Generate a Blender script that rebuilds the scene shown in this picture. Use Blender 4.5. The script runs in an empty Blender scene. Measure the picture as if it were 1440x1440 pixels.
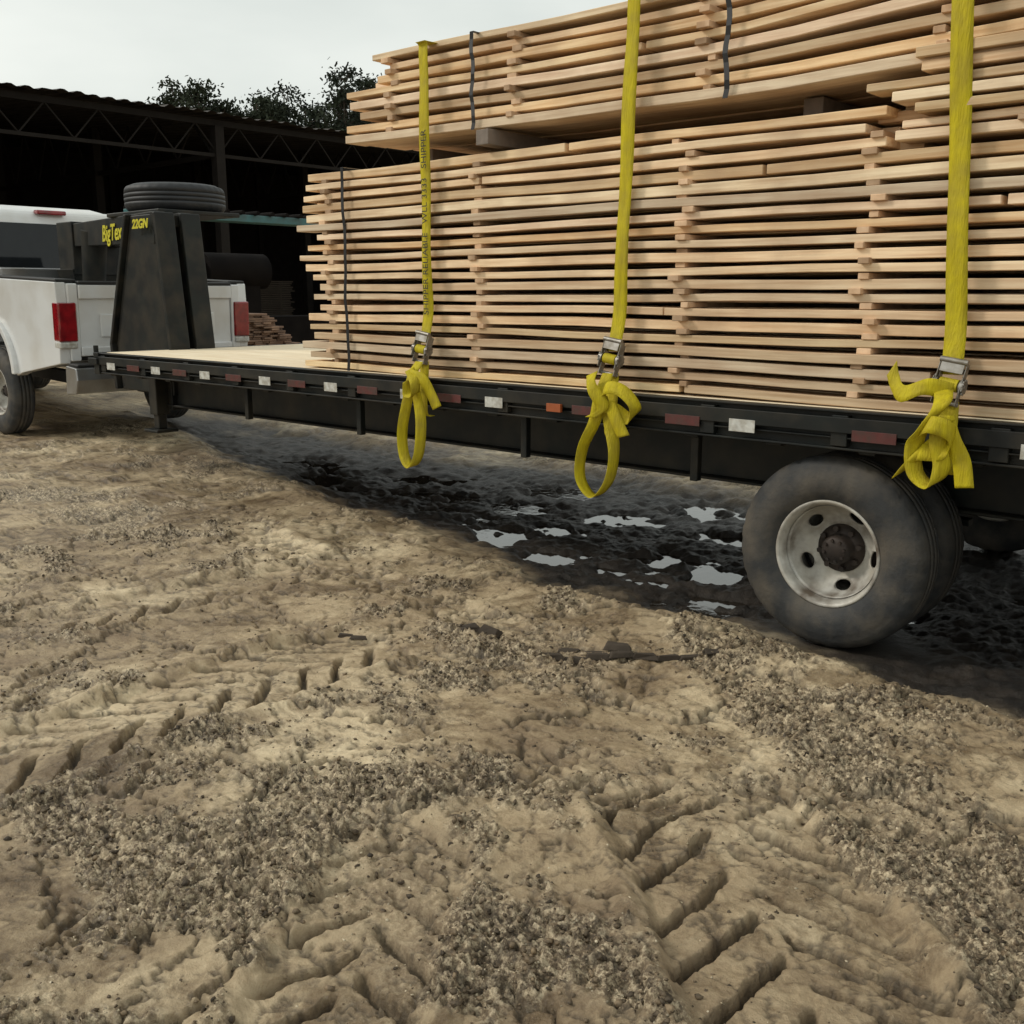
import bpy, bmesh, math, random
import numpy as np
from mathutils import Vector, Matrix
random.seed(7)
rng = np.random.default_rng(7)
scene = bpy.context.scene
D = bpy.data

# ------------------------------------------------------------------ helpers
def link(o, parent=None):
    scene.collection.objects.link(o)
    if parent: o.parent = parent
    return o
def empty(name, loc=(0,0,0)):
    o = D.objects.new(name, None); o.empty_display_size = .2; o.location = loc
    return link(o)

class MB:
    def __init__(s): s.v=[]; s.f=[]; s.m=[]; s.t=[]; s.sm=[]
    def add(s, vs, fs, mat=0, tint=None, smooth=False):
        b=len(s.v); tint = random.random() if tint is None else tint
        s.v += [tuple(p) for p in vs]; s.t += [tint]*len(vs)
        for f in fs:
            s.f.append([b+i for i in f]); s.m.append(mat); s.sm.append(smooth)
    def box(s, c, d, mat=0, rot=None, tint=None):
        x,y,z=d[0]/2,d[1]/2,d[2]/2
        vs=[Vector((a*x,b*y,e*z)) for a in(-1,1) for b in(-1,1) for e in(-1,1)]
        if rot is not None: vs=[rot@p for p in vs]
        vs=[p+Vector(c) for p in vs]
        s.add(vs,[(0,1,3,2),(4,6,7,5),(0,4,5,1),(2,3,7,6),(0,2,6,4),(1,5,7,3)],mat,tint)
    def bb(s, x0,x1,y0,y1,z0,z1,mat=0,tint=None):
        s.box(((x0+x1)/2,(y0+y1)/2,(z0+z1)/2),(abs(x1-x0),abs(y1-y0),abs(z1-z0)),mat,None,tint)
    def hexa(s, bot, top, mat=0):
        s.add(list(bot)+list(top),[(3,2,1,0),(4,5,6,7),(0,1,5,4),(1,2,6,5),(2,3,7,6),(3,0,4,7)],mat)
    def prism_xz(s, poly, y0, y1, mat=0):
        n=len(poly)
        vs=[(p[0],y0,p[1]) for p in poly]+[(p[0],y1,p[1]) for p in poly]
        fs=[tuple(range(n)),tuple(range(2*n-1,n-1,-1))]
        fs+=[(i,i+n,(i+1)%n+n,(i+1)%n) for i in range(n)]
        s.add(vs,fs,mat)
    def lathe(s, prof, c, axis='y', seg=48, mat=0, closed=False, rf=None, smooth=True):
        vs=[];n=len(prof)
        for k in range(seg):
            a=2*math.pi*k/seg
            for i,(r,h) in enumerate(prof):
                rr = rf(k,i,r,h) if rf else r
                p={'y':(rr*math.cos(a),h,rr*math.sin(a)),'z':(rr*math.cos(a),rr*math.sin(a),h),'x':(h,rr*math.cos(a),rr*math.sin(a))}[axis]
                vs.append((p[0]+c[0],p[1]+c[1],p[2]+c[2]))
        fs=[]
        for k in range(seg):
            k2=(k+1)%seg
            for i in range(n if closed else n-1):
                j=(i+1)%n
                fs.append((k*n+i,k*n+j,k2*n+j,k2*n+i))
        s.add(vs,fs,mat,None,smooth)
    def tube(s, p0,p1,r0,r1=None,mat=0,seg=10,smooth=True,tint=None):
        r1=r0 if r1 is None else r1
        p0=Vector(p0);p1=Vector(p1);d=(p1-p0).normalized()
        a=d.orthogonal().normalized();b=d.cross(a)
        vs=[]
        for p,r in((p0,r0),(p1,r1)):
            for k in range(seg):
                t=2*math.pi*k/seg; vs.append(p+a*r*math.cos(t)+b*r*math.sin(t))
        fs=[(k,(k+1)%seg,(k+1)%seg+seg,k+seg) for k in range(seg)]
        s.add(vs,fs,mat,tint,smooth)
        s.add(vs[:seg],[tuple(range(seg-1,-1,-1))],mat,tint); s.add(vs[seg:],[tuple(range(seg))],mat,tint)
    def build(s,name,mats,parent=None,bevel=0,seg=2,loc=None):
        me=D.meshes.new(name)
        me.from_pydata(s.v,[],s.f); me.update()
        for m in mats: me.materials.append(m)
        me.polygons.foreach_set('material_index',s.m)
        me.polygons.foreach_set('use_smooth',s.sm)
        at=me.color_attributes.new('tint','FLOAT_COLOR','POINT')
        arr=np.ones((len(s.v),4),dtype=np.float32); arr[:,:3]=np.array(s.t)[:,None]
        at.data.foreach_set('color',arr.ravel())
        bm=bmesh.new();bm.from_mesh(me);bmesh.ops.recalc_face_normals(bm,faces=bm.faces);bm.to_mesh(me);bm.free()
        o=D.objects.new(name,me)
        if loc: o.location=loc
        link(o,parent)
        if bevel:
            m=o.modifiers.new('bevel','BEVEL');m.width=bevel;m.segments=seg;m.limit_method='ANGLE';m.angle_limit=math.radians(40)
        return o

def mat(name, base, rough=.6, metal=0, base2=None, scale=8, mapscale=(1,1,1), bump=0, bscale=40, tint=0, spec=.5, coat=0, detail=6, ramp=(.35,.65), dirt=None, dirt_amt=.5, dscale=5, huev=0):
    m=D.materials.new(name); m.use_nodes=True; nt=m.node_tree; N=nt.nodes; L=nt.links
    p=N['Principled BSDF']; p.inputs['Roughness'].default_value=rough; p.inputs['Metallic'].default_value=metal
    p.inputs['Specular IOR Level'].default_value=spec; p.inputs['Coat Weight'].default_value=coat
    tc=N.new('ShaderNodeTexCoord'); mp=N.new('ShaderNodeMapping'); mp.inputs['Scale'].default_value=mapscale
    L.new(tc.outputs['Object'],mp.inputs['Vector'])
    no=N.new('ShaderNodeTexNoise'); no.inputs['Scale'].default_value=scale; no.inputs['Detail'].default_value=detail
    L.new(mp.outputs[0],no.inputs['Vector'])
    r=N.new('ShaderNodeValToRGB'); r.color_ramp.elements[0].position=ramp[0]; r.color_ramp.elements[1].position=ramp[1]
    b2=base2 or tuple(c*.8 for c in base)
    r.color_ramp.elements[0].color=(*b2,1); r.color_ramp.elements[1].color=(*base,1)
    L.new(no.outputs['Fac'],r.inputs['Fac'])
    col=r.outputs[0]
    if tint:
        at=N.new('ShaderNodeAttribute'); at.attribute_name='tint'
        mr=N.new('ShaderNodeMapRange'); mr.inputs['To Min'].default_value=1-tint; mr.inputs['To Max'].default_value=1+tint*.3
        L.new(at.outputs['Fac'],mr.inputs['Value'])
        hs=N.new('ShaderNodeHueSaturation'); L.new(col,hs.inputs['Color']); L.new(mr.outputs[0],hs.inputs['Value'])
        if huev:
            fr=N.new('ShaderNodeMath'); fr.operation='MULTIPLY'; fr.inputs[1].default_value=7.31; L.new(at.outputs['Fac'],fr.inputs[0])
            f2=N.new('ShaderNodeMath'); f2.operation='FRACT'; L.new(fr.outputs[0],f2.inputs[0])
            m3=N.new('ShaderNodeMapRange'); m3.inputs['To Min'].default_value=.5-huev; m3.inputs['To Max'].default_value=.5+huev*.9; L.new(f2.outputs[0],m3.inputs['Value']); L.new(m3.outputs[0],hs.inputs['Hue'])
            fr2=N.new('ShaderNodeMath'); fr2.operation='MULTIPLY'; fr2.inputs[1].default_value=13.7; L.new(at.outputs['Fac'],fr2.inputs[0])
            f3=N.new('ShaderNodeMath'); f3.operation='FRACT'; L.new(fr2.outputs[0],f3.inputs[0])
            m4=N.new('ShaderNodeMapRange'); m4.inputs['To Min'].default_value=.80; m4.inputs['To Max'].default_value=1.10; L.new(f3.outputs[0],m4.inputs['Value']); L.new(m4.outputs[0],hs.inputs['Saturation'])
        col=hs.outputs[0]
    if dirt:
        n2=N.new('ShaderNodeTexNoise'); n2.inputs['Scale'].default_value=dscale; n2.inputs['Detail'].default_value=8
        L.new(tc.outputs['Object'],n2.inputs['Vector'])
        mr=N.new('ShaderNodeMapRange'); mr.inputs['From Min'].default_value=.4; mr.inputs['From Max'].default_value=.7; mr.inputs['To Max'].default_value=dirt_amt
        L.new(n2.outputs['Fac'],mr.inputs['Value'])
        mx=N.new('ShaderNodeMix'); mx.data_type='RGBA'; L.new(mr.outputs[0],mx.inputs[0]); L.new(col,mx.inputs[6]); mx.inputs[7].default_value=(*dirt,1)
        col=mx.outputs[2]
    L.new(col,p.inputs['Base Color'])
    if bump:
        nb=N.new('ShaderNodeTexNoise'); nb.inputs['Scale'].default_value=bscale; nb.inputs['Detail'].default_value=5
        L.new(mp.outputs[0],nb.inputs['Vector'])
        bu=N.new('ShaderNodeBump'); bu.inputs['Strength'].default_value=bump; bu.inputs['Distance'].default_value=.01
        L.new(nb.outputs['Fac'],bu.inputs['Height']); L.new(bu.outputs[0],p.inputs['Normal'])
    return m

MUD=(.20,.155,.095)
M_board=mat('sawn_pine',(.92,.71,.46),.75,base2=(.68,.45,.255),scale=2.2,mapscale=(1.2,14,22),bump=.3,bscale=3,tint=.33,spec=.2,detail=8,ramp=(.3,.64),dirt=(.40,.265,.165),dirt_amt=.55,dscale=3.4,huev=.006)
M_stick=mat('sticker_wood',(.80,.56,.37),.8,base2=(.50,.32,.19),scale=9,tint=.48,spec=.2,bump=.2)
M_block=mat('grey_block',(.22,.18,.15),.85,scale=20,bump=.3)
M_band=mat('steel_band_black',(.02,.02,.022),.4,.3)
M_strap=mat('yellow_webbing',(.58,.48,.012),.65,base2=(.45,.36,.012),scale=40,mapscale=(1,1,.15),bump=.6,bscale=160,spec=.25,dirt=(.25,.19,.05),dirt_amt=.35,dscale=14)
M_ink=mat('black_ink',(.02,.02,.02),.7)
M_steel=mat('ratchet_steel',(.36,.345,.32),.48,.8,base2=(.22,.20,.17),scale=30)
M_frame=mat('dark_green_paint',(.010,.013,.012),.5,base2=(.007,.008,.008),scale=5,dirt=(.075,.058,.038),dirt_amt=.35,dscale=6,spec=.3)
M_deck=mat('deck_planks',(.92,.80,.60),.75,base2=(.80,.65,.45),scale=2,mapscale=(1,12,10),bump=.3,bscale=4,tint=.12,spec=.2)
M_white=mat('reflector_white',(.62,.62,.58),.4,scale=30,dirt=MUD,dirt_amt=.7,dscale=25)
M_red=mat('reflector_red',(.11,.026,.024),.4,scale=30,dirt=(.05,.035,.028),dirt_amt=.8,dscale=25)
M_orange=mat('marker_orange',(.40,.10,.03),.35)
M_tire=mat('tire_rubber',(.038,.039,.040),.75,base2=(.024,.025,.026),scale=6,bump=.25,bscale=60,dirt=(.13,.108,.080),dirt_amt=.65,dscale=7)
M_tire2=mat('clean_tire_rubber',(.020,.022,.026),.6,base2=(.014,.015,.017),scale=6,bump=.2,bscale=60)
M_rim=mat('wheel_steel',(.68,.67,.62),.5,.1,base2=(.42,.39,.33),scale=7,dirt=(.10,.072,.048),dirt_amt=.95,dscale=8,bump=.1)
M_hub=mat('hub_rusty',(.04,.028,.022),.6,.3,base2=(.02,.016,.014),scale=15)
M_paint=mat('truck_white',(.74,.75,.75),.3,coat=.6,scale=1.5,base2=(.70,.71,.71),dirt=(.45,.40,.32),dirt_amt=.45,dscale=2.5)
M_glass=mat('dark_glass',(.012,.014,.016),.06,spec=.35)
M_lens=mat('tail_light_red',(.30,.010,.015),.15,coat=.8,base2=(.16,.006,.01),scale=12)
M_plast=mat('black_plastic',(.016,.016,.016),.6)
M_mach=mat('machine_black',(.010,.008,.007),.9,base2=(.005,.004,.004),spec=.1,scale=2)
M_chrome=mat('bumper_steel',(.46,.47,.48),.28,.8,scale=4,dirt=(.22,.185,.13),dirt_amt=.5)
M_yel=mat('yellow_lettering',(.62,.56,.03),.5)
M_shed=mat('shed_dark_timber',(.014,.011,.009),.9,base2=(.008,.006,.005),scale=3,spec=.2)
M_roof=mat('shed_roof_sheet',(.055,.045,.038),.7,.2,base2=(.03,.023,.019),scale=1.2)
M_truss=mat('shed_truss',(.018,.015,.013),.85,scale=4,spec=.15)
M_teal=mat('teal_machine_paint',(.05,.16,.17),.5,scale=4,dirt=(.05,.04,.03),dirt_amt=.5)
M_bark=mat('bark',(.06,.045,.032),.95,scale=12,bump=.6,bscale=30)
M_needle=mat('pine_foliage',(.042,.052,.032),.85,base2=(.020,.026,.018),scale=.5,tint=.5,spec=.15)
M_stone=mat('gravel_stone',(.66,.57,.41),.55,base2=(.34,.27,.17),scale=30,tint=.6,bump=.3)
M_clod=mat('mud_clod',(.25,.182,.11),.65,base2=(.065,.046,.029),scale=60,tint=.65,bump=.6,bscale=120,spec=.4)

# ------------------------------------------------------------------ noise
perm=rng.permutation(256); perm=np.concatenate([perm,perm,perm])
gang=rng.random(256)*2*np.pi; GX=np.cos(gang); GY=np.sin(gang)
def pn(x,y):
    xi=np.floor(x).astype(np.int64); yi=np.floor(y).astype(np.int64); xf=x-xi; yf=y-yi; xi&=255; yi&=255
    u=xf*xf*xf*(xf*(xf*6-15)+10); v=yf*yf*yf*(yf*(yf*6-15)+10)
    def g(ax,ay,dx,dy):
        h=perm[perm[(xi+ax)&255]+((yi+ay)&255)]&255
        return GX[h]*dx+GY[h]*dy
    a=g(0,0,xf,yf); b=g(1,0,xf-1,yf); c=g(0,1,xf,yf-1); d=g(1,1,xf-1,yf-1)
    return 1.5*((a+(b-a)*u)+((c+(d-c)*u)-(a+(b-a)*u))*v)
def fbm(x,y,s,o=4,off=0,gain=.5):
    r=0;amp=1
    for i in range(o):
        r=r+amp*pn(x*s+off+i*17.3,y*s-off*1.7+i*9.1); s*=2.03; amp*=gain
    return r
def ss(a,b,x):
    t=np.clip((x-a)/(b-a),0,1); return t*t*(3-2*t)

def lugtrack(x,y,p0,ang,length,w,pitch,off=0,skew=.9,pmin=.3,lw=1.0):
    d=(math.cos(ang),math.sin(ang))
    s=(x-p0[0])*d[0]+(y-p0[1])*d[1]; q=-(x-p0[0])*d[1]+(y-p0[1])*d[0]
    q=q+.025*pn(x*3+off,y*3)+.006*pn(x*14,y*14+off)
    m=ss(-.05,.06,s)*ss(-.05,.06,length-s)*ss(0,.05,w/2-np.abs(q))
    ph=(s+np.abs(q)*skew+np.where(q>0,pitch*.5,0)+.018*pn(x*9,y*9+off))/pitch
    fr=np.abs(ph-np.round(ph))*pitch
    lug=1-ss(.013*lw,.025*lw,fr+.010*pn(x*22,y*22)+.005*pn(x*55,y*55))
    lug=lug*ss(-.01,.02,np.abs(q)-.012)
    lip=np.exp(-((np.abs(q)-w/2-.03)/.03)**2)*ss(-.02,.1,s)*ss(-.02,.1,length-s)
    pressed=m*np.clip(.8+1.0*pn(x*2.0+off+3,y*2.0),pmin,1)
    return m,lug*pressed,lip

PUD=[(-6.79,5.27,.30),(-6.3,5.1,.16),(-5.66,5.32,.24),(-5.2,5.0,.14),(-4.33,4.74,.22),(-3.74,4.47,.13),(-4.1,5.03,.19),(-2.8,4.77,.2),(-2.51,4.29,.17),(-4.84,5.49,.22),(-4.03,5.61,.24),(-3.23,4.93,.2),(-5.37,5.46,.18),(-6.1,5.75,.3),(-7.6,5.75,.28),(-3.2,5.6,.22),(-2.6,5.3,.2),(-4.75,4.95,.13),(-3.35,4.45,.12),(-2.95,4.42,.12),(-7.1,5.5,.2),(-5.0,6.1,.3),(-3.7,6.2,.3)]
def ground_h(x,y):
    yE=np.interp(x,[-20,-12,-8.6,-6.26,-3.57,-2.08,-1.2,0,3,20],[7.4,6.2,5.2,4.55,3.92,3.74,3.58,3.52,3.5,3.5])
    wob=.22*fbm(x,y,1.1,3,5)+.06*fbm(x,y,7,3,41)
    wet=ss(0,.34,y-yE+wob)*ss(0,.8,7.1-y+wob*2)*ss(-16,-10,x)
    near=ss(14,8,np.hypot(x+3,y-3))
    base=.05*fbm(x,y,.32,3,2)+.022*fbm(x,y,1.1,3,8)
    c0=.84*fbm(x,y,1.3,5,31,.62)+.36*fbm(x,y,5,4,77,.68)
    s1=np.exp(-(((y-.95)-.42*(x+2.6))/.34)**2)*.35
    s2=np.exp(-(((y-2.80)+.05*(x+2))/.20)**2)*.22
    s3=.18*ss(2.9,1.2,np.hypot(x+1.4,y-1.0))
    lightz=-.30*np.exp(-((x+4.6)**2/3.5+(y-2.5)**2/2.2))-.35*np.exp(-((x+3.25)/.38)**2)*ss(2.6,2.2,y)
    crumb=ss(-.08,.50,c0+s1+s2+s3+lightz-.04)*(1-wet)
    T=[lugtrack(x,y,(-3.22,.40),math.pi/2-.02,2.30,.56,.175,0,pmin=.85,lw=1.1),
       lugtrack(x,y,(-.30,1.36),math.radians(137),1.6,.62,.175,40,pmin=.7),
       lugtrack(x,y,(-1.30,.85),math.radians(124),1.0,.40,.15,70),
       lugtrack(x,y,(-4.6,1.2),math.pi/2-.1,2.4,.44,.17,90),
       lugtrack(x,y,(-2.0,3.05),math.radians(172),3.4,.28,.12,110),
       lugtrack(x,y,(-1.9,2.15),math.radians(30),1.3,.34,.13,150)]
    A=[1.15,1.15,.8,.8,.5,.45]
    mt=np.minimum(1,np.maximum.reduce([t[0]*a for t,a in zip(T,A)]))
    lg=np.maximum.reduce([t[1]*a for t,a in zip(T,A)])
    lp=np.maximum.reduce([t[2]*a for t,a in zip(T,A)])
    crumb=crumb*(1-.85*mt)
    wx=x+.02*pn(x*9,y*9+4)+.006*pn(x*31,y*31); wy=y+.02*pn(x*9+8,y*9)+.006*pn(x*31+5,y*31)
    r1=1-np.abs(pn(wx*9+3,wy*9))*2.2; r2=1-np.abs(pn(wx*21,wy*21+6))*2.2; r3=1-np.abs(pn(wx*44+9,wy*44))*2.2
    lump=.010*r1*pn(wx*4,wy*4+2)+.009*r2*np.clip(pn(wx*7,wy*7)+.5,0,1)+.0085*r3+.010*fbm(wx,wy,34,2,55,.8)
    brk=np.sign(pn(wx*17+4,wy*17))*.0035*np.clip(np.abs(pn(wx*17+4,wy*17))*9,0,1)
    micro=.0030*fbm(x,y,9,3,3)+.0026*fbm(x,y,30,2,13,.9)
    hf=near*(micro+crumb*(lump*1.30+brk))
    def step(s,o,a,wd):
        t=pn(x*s+y*s*.5+o,y*s-x*s*.4+o*2)+.24*pn(x*s*5+o,y*s*5)+.14*pn(x*s*13,y*s*13+o)
        e=ss(0,wd,t); cr=np.exp(-((t+wd*.4)/(wd*.8))**2)
        return a*e, a*.8*cr
    e1,k1=step(2.2,5,.015,.05); e2,k2=step(4.1,25,.008,.07); e3,k3=step(7.5,45,.005,.09)
    pat=ss(-.2,.3,pn(x*1.7+60,y*1.7))
    st=(e1-k1)+(e2-k2)*pat+(e3-k3)*(1-pat)
    h=base+hf+near*st*(1-wet)*(1-.6*mt)
    h=h-.016*mt-.048*lg+.024*lp*(.4+.8*np.clip(pn(x*4,y*4)+.5,0,1))
    h=np.where(h<-.05,-.05+(h+.05)*.2,h)
    bank=.03*np.exp(-((y-yE+.12)/.16)**2)*ss(-12,-8,x)*ss(3,0,x)
    h=h+bank
    dip=0
    br=.85+1.1*fbm(x,y,6,3,93)
    for px,py,pr in PUD:
        dip=np.maximum(dip,np.exp(-(((x-px)/pr)**2+((y-py)/(pr*.75))**2)))
    hw=-.050+.028*fbm(x,y,2.6,3,19)+.022*(1-np.abs(pn(x*6,y*6)))-.012+near*(.011*fbm(x,y,16,3,61))-.095*dip*np.clip(br,0,1.5)
    h=h*(1-wet)+hw*wet
    for cx in(-1.80,-.60):
        k=np.exp(-(((x-cx)/.42)**2+((y-4.2)/.30)**2)**2)
        h=h*(1-k)+(-.035)*k
    h=h+.035*np.clip(-9.5-x,0,9)
    far=np.hypot(x,y); h=h*ss(400,60,far)
    cav=np.clip(-(crumb*(lump+brk))/.009,0,1)*.95*near  # mask for hollows, cracks and lug grooves, where relief shade is painted in
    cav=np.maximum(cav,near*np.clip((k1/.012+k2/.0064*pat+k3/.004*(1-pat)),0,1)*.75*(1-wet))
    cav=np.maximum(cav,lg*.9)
    return h,wet,crumb,cav,mt

def axis(segs,out,g=1.12):
    a=[]
    for lo,hi,st in segs: a+=list(np.arange(lo,hi,st))
    a.append(segs[-1][1])
    s=segs[-1][2]; v=a[-1]; up=[]
    while v<out: s*=g; v+=s; up.append(v)
    s=segs[0][2]; v=a[0]; dn=[]
    while v>-out: s*=g; v-=s; dn.append(v)
    return np.array(dn[::-1]+a+up)
gx=axis([(-10,-6,.035),(-6,-3.9,.013),(-3.9,-2.2,.0075),(-2.2,-.3,.0058),(-.3,1.2,.02)],900)
gy=axis([(.3,2.4,.0058),(2.4,3.5,.0085),(3.5,5.6,.014),(5.6,8.5,.03)],900)
X,Y=np.meshgrid(gx,gy)
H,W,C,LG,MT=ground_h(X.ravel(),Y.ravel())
nx,ny=len(gx),len(gy)
idx=np.arange(nx*ny).reshape(ny,nx)
quads=np.stack([idx[:-1,:-1],idx[:-1,1:],idx[1:,1:],idx[1:,:-1]],-1).reshape(-1,4)
me=D.meshes.new('ground')
me.vertices.add(nx*ny); co=np.stack([X.ravel(),Y.ravel(),H],-1).astype(np.float32); me.vertices.foreach_set('co',co.ravel())
me.loops.add(quads.size); me.loops.foreach_set('vertex_index',quads.ravel().astype(np.int32))
me.polygons.add(len(quads)); me.polygons.foreach_set('loop_start',np.arange(0,quads.size,4,dtype=np.int32))
me.polygons.foreach_set('use_smooth',np.ones(len(quads),dtype=bool))
me.update(calc_edges=True)
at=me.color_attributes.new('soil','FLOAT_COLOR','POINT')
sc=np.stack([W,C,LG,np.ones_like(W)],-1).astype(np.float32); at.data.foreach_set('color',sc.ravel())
ground=link(D.objects.new('ground',me))
m=D.materials.new('mud'); m.use_nodes=True; nt=m.node_tree; N=nt.nodes; L=nt.links; p=N['Principled BSDF']
tc=N.new('ShaderNodeTexCoord'); at=N.new('ShaderNodeAttribute'); at.attribute_name='soil'; sp=N.new('ShaderNodeSeparateColor'); L.new(at.outputs['Color'],sp.inputs[0])
def noise(s,d=6,r=.55,dist=0):
    n=N.new('ShaderNodeTexNoise'); n.inputs['Scale'].default_value=s; n.inputs['Detail'].default_value=d; n.inputs['Roughness'].default_value=r; n.inputs['Distortion'].default_value=dist; L.new(tc.outputs['Object'],n.inputs['Vector']); return n.outputs['Fac']
def ramp(src,stops):
    r=N.new('ShaderNodeValToRGB'); e=r.color_ramp.elements
    e[0].position=stops[0][0]; e[0].color=(*stops[0][1],1); e[1].position=stops[-1][0]; e[1].color=(*stops[-1][1],1)
    for q,c in stops[1:-1]: k=e.new(q); k.color=(*c,1)
    L.new(src,r.inputs[0]); return r.outputs[0]
def mix(f,a,b):
    x=N.new('ShaderNodeMix'); x.data_type='RGBA'
    (L.new(f,x.inputs[0]) if hasattr(f,'links') else setattr(x.inputs[0],'default_value',f))
    for i,s in((6,a),(7,b)):
        if hasattr(s,'links'): L.new(s,x.inputs[i])
        else: x.inputs[i].default_value=(*s,1)
    return x.outputs[2]
def mul(a,b,f=1.0):
    x=N.new('ShaderNodeMix'); x.data_type='RGBA'; x.blend_type='MULTIPLY'; x.inputs[0].default_value=f; L.new(a,x.inputs[6]); L.new(b,x.inputs[7]); return x.outputs[2]
def math_(op,a,b,clamp=False):
    x=N.new('ShaderNodeMath'); x.operation=op; x.use_clamp=clamp
    for i,s in enumerate((a,b)):
        if hasattr(s,'links'): L.new(s,x.inputs[i])
        else: x.inputs[i].default_value=s
    return x.outputs[0]
tone=ramp(noise(.9,9,.68),[(.36,(.26,.185,.112)),(.5,(.50,.385,.24)),(.62,(.82,.675,.45))])
fine=ramp(noise(13,9,.75,.6),[(.34,(.34,.30,.26)),(.46,(.84,.81,.78)),(.60,(1,1,1))])
damp=ramp(noise(2.6,9,.72,.8),[(.39,(.38,.335,.29)),(.50,(1,1,1))])
tn=mul(mul(tone,fine,.8),damp,.8)
crc=ramp(noise(55,8,.8),[(.39,(.040,.028,.018)),(.48,(.20,.145,.088)),(.59,(.80,.66,.45))])
cf=math_('MULTIPLY',sp.outputs[1],.80,True)
c1=mix(cf,tn,crc)
c2=mix(math_('MULTIPLY',sp.outputs[2],.88,True),c1,(.036,.026,.017))  # low spots darkened in the colour: painted relief shade along with moist soil
wetc=ramp(noise(7,6,.6),[(.35,(.011,.0088,.0072)),(.7,(.044,.033,.024))])
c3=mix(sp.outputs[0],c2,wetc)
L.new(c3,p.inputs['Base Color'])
rg=mix(sp.outputs[0],ramp(noise(2.6,8,.7,.8),[(.40,(.28,.28,.28)),(.58,(.62,.62,.62))]),(.48,.48,.48)); L.new(rg,p.inputs['Roughness'])
p.inputs['Specular IOR Level'].default_value=.5
bh=math_('ADD',noise(55,7,.7),math_('MULTIPLY',noise(170,5,.75),.6))
bu=N.new('ShaderNodeBump'); bu.inputs['Strength'].default_value=.85; bu.inputs['Distance'].default_value=.011
L.new(bh,bu.inputs['Height']); L.new(bu.outputs[0],p.inputs['Normal'])
me.materials.append(m)

lvl=-.074
pb=MB(); pb.add([(-9.3,4.1,lvl),(1.5,3.85,lvl),(1.5,7.0,lvl),(-9.3,7.0,lvl)],[(0,1,2,3)])
M_water=mat('puddle_water',(.03,.024,.018),.03,scale=3,bump=.08,bscale=14,spec=.9)
pb.build('puddle_water',[M_water])

ico=bmesh.new(); bmesh.ops.create_icosphere(ico,subdivisions=1,radius=1); IV=np.array([v.co[:] for v in ico.verts]); IF=np.array([[v.index for v in f.verts] for f in ico.faces]); ico.free()
def scatter(name,n,gen,smin,smax,matr,power=2.5,flat=.6,rough=.25):
    xs,ys=gen(n); hh=ground_h(xs,ys)
    keep=hh[1]<.5
    xs,ys,h=xs[keep],ys[keep],hh[0][keep]; n=len(xs)
    size=smin+(smax-smin)*rng.random(n)**power
    a=rng.random(n)*6.28; ca,sa=np.cos(a)[:,None],np.sin(a)[:,None]
    v=IV[None]*(1+rough*rng.standard_normal((n,len(IV),1)))*np.stack([np.ones(n),rng.uniform(.55,1,n),rng.uniform(.45,.9,n)*flat/.6],-1)[:,None]*size[:,None,None]
    V=np.stack([v[...,0]*ca-v[...,1]*sa+xs[:,None],v[...,0]*sa+v[...,1]*ca+ys[:,None],v[...,2]+(h+size*.05)[:,None]],-1)
    F=(IF[None]+(np.arange(n)*len(IV))[:,None,None]).reshape(-1,3)
    me=D.meshes.new(name); me.vertices.add(n*len(IV)); me.vertices.foreach_set('co',V.astype(np.float32).ravel())
    me.loops.add(F.size); me.loops.foreach_set('vertex_index',F.ravel().astype(np.int32)); me.polygons.add(len(F)); me.polygons.foreach_set('loop_start',np.arange(0,F.size,3,dtype=np.int32)); me.update(calc_edges=True)
    at=me.color_attributes.new('tint','FLOAT_COLOR','POINT'); t=np.repeat(rng.random(n),len(IV)); at.data.foreach_set('color',np.stack([t,t,t,np.ones_like(t)],-1).astype(np.float32).ravel())
    me.materials.append(matr); return link(D.objects.new(name,me))
def gen_crumb(n):
    xs,ys=rng.uniform(-5.8,.3,n*6),rng.uniform(.4,4,n*6); c=ground_h(xs,ys)[2]; k=rng.random(n*6)<(c**1.3*.8+.02); return xs[k][:n],ys[k][:n]
scatter('gravel',12000,gen_crumb,.0014,.0050,M_stone)
scatter('mud_clods',24000,gen_crumb,.0018,.011,M_clod,3.4,rough=.32)

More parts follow.
